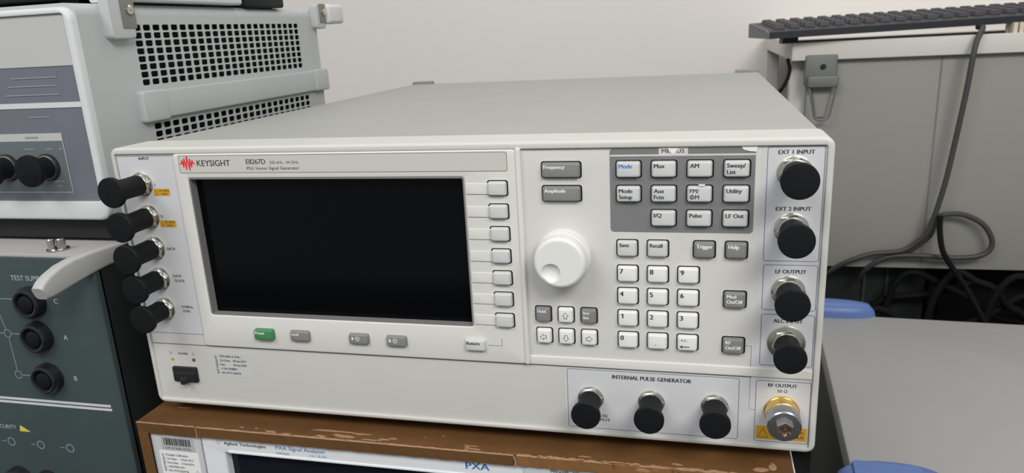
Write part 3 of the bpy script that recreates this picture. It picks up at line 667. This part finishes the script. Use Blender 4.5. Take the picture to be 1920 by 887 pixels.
for pp_ in ([(-130, 68), (-107, 68)], [(-124, 41), (-108, 41)], [(-124, 8), (-107, 8)], [(-132, 65), (-128, 44)], [(-127.2, 38), (-127, 11)], [(-150, 41), (-130.4, 41)]): seg('diagram_line', pp_, .9)
for x, z in ((-150.3, -50), (-122.8, -50.5), (-95.8, -50.8)): circ(x, z, 3.2, 1.1); seg('diagram_line', [(x-9, z), (x-5, z)], .8)
obj('warning_triangle', MB().poly([(-139.4, -40), (-138, -35.2), (-129.8, -40)], 8, 7.7), mat('dull_yellow', s(206, 204, 84), .5), d)
def jack(x, z):
    j = obj('socket', MB().lathe(x, z, [(11.6, 8.1), (11.4, 3), (10.6, 1), (9.2, .2), (8.0, .6), (7.4, 2), (7.2, 4), (7.0, 4.4)], 40), M_RUBG, d)
    obj('core', MB().lathe(x, z, [(6.0, 5.5), (6.0, 1.2), (5.0, .6)], 32), M_RUB, j)
M_RUBG = mat('socket_gloss_black', s(26, 28, 32), .25)
for x, z in ((-97.5, 67), (-98.6, 40.4), (-98.2, 8), (-150, -83), (-123, -84), (-96.5, -84)): jack(x, z)
hp = [[], []]
path = [(34, 97.4, 6.4), (20, 97.6, 6.8), (6, 97.2, 7.6), (-6, 96.4, 8.2), (-16, 95.0, 8.2), (-25, 92.9, 7.4), (-31, 91.0, 6.2), (-34.6, 89.6, 4.4)]
rg = []
for i, (y, z, h_) in enumerate(path):
    a0 = path[max(i-1, 0)]; a1 = path[min(i+1, len(path)-1)]; ty_, tz_ = a1[0]-a0[0], a1[1]-a0[1]; ln = math.hypot(ty_, tz_); ny_, nz_ = -tz_/ln, ty_/ln
    if nz_ < 0: ny_, nz_ = -ny_, -nz_
    rg.append([(xx, y+ny_*q, z+nz_*q) for xx, q in [(p_[0], p_[1]) for p_ in rrect(-47.5, UX+1.5, -h_, h_, 2.2, 3)]])
hd_ = MB().stack(rg); obj('carry_handle', hd_, M_HAND, d, smooth=40)
th = thing('thumb_screw', 'small double post metal thumbscrew standing on the pale top of the dark test set', 'screw', (-78, 18, 102))
obj('base', MB().vcyl(-78, 20, [(7.5, 102), (7.5, 103), (7, 103.3)]), M_STEEL, th)
obj('post', MB().vcyl(-81, 18, [(2.6, 103), (2.6, 110), (2.2, 110.6)]), M_NICK, th); obj('post', MB().vcyl(-74.6, 20, [(3, 103), (3, 110), (2.6, 110.6)]), M_STEEL, th)

# ================================================================== STORAGE BIN at right
YAW = math.radians(-3.0)
def rotp(M, cx, cy, an=YAW):
    M.v = [(cx+(x-cx)*math.cos(an)-(y-cy)*math.sin(an), cy+(x-cx)*math.sin(an)+(y-cy)*math.cos(an), z) for x, y, z in M.v]; return M
CX, CY = 508, 300
st = thing('storage_bin', 'storage bin with body coloured dark for shade, wide flat grey lid and blue clips, right of the signal generator', 'storage bin', (800, 500, -560))
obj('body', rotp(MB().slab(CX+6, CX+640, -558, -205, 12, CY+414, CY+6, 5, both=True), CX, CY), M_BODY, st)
lid = MB(); Rl = lambda i, z: [(x, y, z) for x, y in rrect(CX+i, CX+646-i, CY+i, CY+420-i, 10, 6)]
lid.stack([Rl(0, -212), Rl(0, -193), Rl(1, -191), Rl(3, -190)]); obj('lid', rotp(lid, CX, CY), M_LID, st)
def clip(x0, x1, y0, y1, z0, z1, groove):
    m_ = MB(); n = 48; R_ = lambda i, z: [((x0+x1)/2+((x1-x0)/2-i)*math.copysign(abs(math.cos(2*math.pi*k/n))**.85, math.cos(2*math.pi*k/n)), (y0+y1)/2+((y1-y0)/2-i*.4)*math.sin(2*math.pi*k/n), z) for k in range(n)]
    m_.stack([R_(0, z0), R_(0, z0+(z1-z0)*.35), R_(4, z0+(z1-z0)*.7), R_(12, z0+(z1-z0)*.92), R_((x1-x0)*.28, z1)])
    o = obj('lid_clip', rotp(m_, CX, CY), M_BLUE, st, smooth=60)
    if groove:
        gm = MB(); gm.stack([[(x, y, z1-2.2) for x, y in rrect(x0+16, x1-30, y0+4, y1-12, 5, 5)], [(x, y, z1+.8) for x, y in rrect(x0+17, x1-31, y0+5, y1-13, 4, 5)]])
        obj('clip_lever', rotp(gm, CX, CY), M_BLUE, o)
clip(CX-60, CX+84, CY+402, CY+446, -212, -170, False)
clip(CX-16, CX+92, CY-36, CY+14, -212, -182, True)

# ================================================================== DESK at back right
k = thing('office_desk', 'pale desk with grey front panel behind the bin at right', 'desk', (1000, 1100, -560))
obj('desk_top', MB().slab(498, 1900, 166, 194, 1.5, 1480, 900, 1, both=True), M_DESK, k)
obj('modesty_panel', MB().box(524, 1880, 912, 930, -177, 166, 1), M_MOD, k)
obj('panel_seam', MB().box(716, 718.2, 911.4, 912.2, -177, 166), M_SEAM, k)
for x, y in ((500, 930), (500, 1430), (1860, 930), (1860, 1430)): obj('leg', MB().box(x, x+26, y, y+26, -560, 166, 2), M_DESK, k)
lt = obj('corner_bracket', MB().slab(518, 566, 126, 174, 3, 911.9, 898, 2), M_GUN, k)
bm = MB().slab(522, 568, 124, 142, 4, 899, 890, 2); obj('hinge_barrel', bm, M_GUN, lt)
obj('bolt', MB().lathe(545, 156, [(4, 898.5), (4, 895), (3, 894)], 16), M_DARK, lt)
obj('wire_bail', MB().tube([(524, 896, 130), (528, 893, 112), (533, 892, 88), (536, 892, 78), (541, 892, 74), (552, 892, 74), (557, 892, 79), (560, 893, 92), (564, 894, 112), (566, 896, 130)], 1.8, 8), M_GUN, lt)
obj('catch_plate', MB().poly([(531, 126), (561, 126), (552, 76), (540, 76)], 911.8, 908), M_MOD, lt)
kb = thing('keyboard', 'black computer keyboard lying on the pale desk, left end overhanging', 'keyboard', (640, 940, 194))
KA = math.radians(7)
kx0, ky0 = 458, 868
def kbp(M):
    V_ = []
    for x, y, z in M.v:
        X = x*math.cos(KA)-y*math.sin(KA); Y = x*math.sin(KA)+y*math.cos(KA); V_.append((kx0+X, ky0+Y, 202+z+x*.017))
    M.v = V_; return M
side = lambda x: [(x, 0, 0), (x, 160, 0), (x, 160, 22), (x, 150, 24), (x, 12, 13), (x, 0, 10)]
obj('case', kbp(MB().stack([side(2), side(448)])), M_KBD, kb, smooth=0)
obj('end_cap', kbp(MB().stack([[(a_-3 if i else a_-1, b_, c_) for i, (a_, b_, c_) in enumerate(side(2))], side(2.2)])), M_KBE, kb, smooth=0)
kc = kbp(MB().stack([[(0, 0, 0), (16, 0, 0), (16, 16, 1.4), (0, 16, 1.4)], [(2, 2, 6), (14, 2, 6), (14, 13, 7), (2, 13, 7)]]))
k0 = None
for r_ in range(5):
    for c_ in range(19):
        px, py = 14+c_*22.4, 20+r_*24; pz = 13.5+(py-12)*.079
        loc = W(kx0+px*math.cos(KA)-py*math.sin(KA), ky0+px*math.sin(KA)+py*math.cos(KA), 202+pz+px*.017)
        if k0 is None: k0 = obj('keycap', kc, M_KBK, kb, org=(kx0, ky0, 202), smooth=0); o = k0
        else: o = k0.copy(); COL.objects.link(o)
        o.location = loc-kb.location
for x in (30, 410): obj('foot', kbp(MB().box(x, x+24, 36, 60, -9-x*.017, 0)), M_KBD, kb, smooth=0)
o = obj('keyboard_cable', MB().tube([(770, 940, 204), (764, 900, 203), (752, 884, 178), (746, 880, 114), (738, 880, 34), (730, 880, -33), (716, 884, -104), (700, 890, -128), (680, 892, -142), (640, 894, -148), (612, 894, -158), (590, 900, -172), (570, 915, -196), (560, 960, -240)], 4.2), M_CABLE)
tag(o, 'grey cable dropping from the keyboard down the desk front panel', 'cable')
o = obj('looped_cable', MB().tube([(690, 902, -150), (722, 898, -118), (729, 896, -88), (745, 894, -80), (770, 893, -82), (797, 892, -98), (811, 892, -126), (800, 892, -146), (760, 892, -152), (700, 894, -150), (660, 898, -156), (634, 905, -178), (625, 930, -210)], 4.2), M_CABLE)
tag(o, 'grey cable curled into a wide loop below the desk front panel', 'cable')
o = obj('hanging_cable', MB().tube([(727, 873, -78), (729, 872, -105), (736, 871, -135), (752, 871, -162), (775, 868, -195), (800, 860, -240), (830, 852, -290)], 4.4), M_CABB)
tag(o, 'thick black cable hanging behind the looped grey one', 'cable')
o = obj('side_cable', MB().tube([(494, 920, 168), (496, 905, 150), (488, 900, 128), (474, 902, 108), (464, 910, 80), (462, 920, 0)], 3), M_CABB)
tag(o, 'dark cable hanging from the left end of the pale desk', 'cable')
pp = thing('connector_strip', 'cream ribbed strip lying under the right end of the keyboard', 'strip', (860, 912, 194))
m_ = MB()
for i in range(14): m_.box(806+i*8, 811.5+i*8, 903, 925, 194, 209)
m_.box(804, 922, 925, 930, 194, 210); obj('ribs', m_, mat('cream_plastic', s(214, 200, 182), .6), pp, smooth=0)
# boxes added so the space under the desk stays dark; tangled cables
cb = thing('dark_fill_cabinet', 'dark green cabinet added to keep the space under the desk dark', 'cabinet', (640, 1150, -560))
obj('body', MB().slab(470, 740, -560, -100, 3, 1420, 960, 1.5), M_CAB, cb)
for x in (556, 640, 676): obj('door_edge', MB().box(x, x+5, 955.5, 960.2, -540, -120, .8), mat('cabinet_edge', s(44, 56, 54), .5), cb)
cb = thing('dark_fill_tower', 'black computer case added to keep the space under the desk dark', 'computer', (1080, 1200, -560))
obj('case', MB().slab(760, 1500, -560, -120, 4, 1440, 1010, 2), M_TEALS, cb)
obj('front_bezel', MB().slab(775, 1485, -540, -140, 4, 1011, 1003, 2), M_CABB, cb)
random.seed(8)
for i, (x0, z0, x1, z1, zc) in enumerate([(660, -250, 960, -270, -205), (700, -190, 900, -290, -230), (730, -300, 1010, -215, -215), (760, -180, 880, -260, -200), (840, -180, 1000, -240, -200), (640, -235, 820, -300, -285)]):
    y = 938-15*i
    p = [(x0, y, z0), (x0*.7+x1*.3, y-6, (z0+zc)/2), ((x0+x1)/2, y-8, zc), (x0*.3+x1*.7, y-4, (z1+zc)/2), (x1, y, z1), (x1+60, y+10, z1-120), (x1+70, y+14, -555)]
    o = obj('tangled_cable', MB().tube([(x0-40, y+6, -555), (x0-30, y+4, z0-90)]+p, 5.5), M_CABB)
    tag(o, 'dark cable in the tangle in shadow under the desk', 'cable', 'tangled cables under the desk')
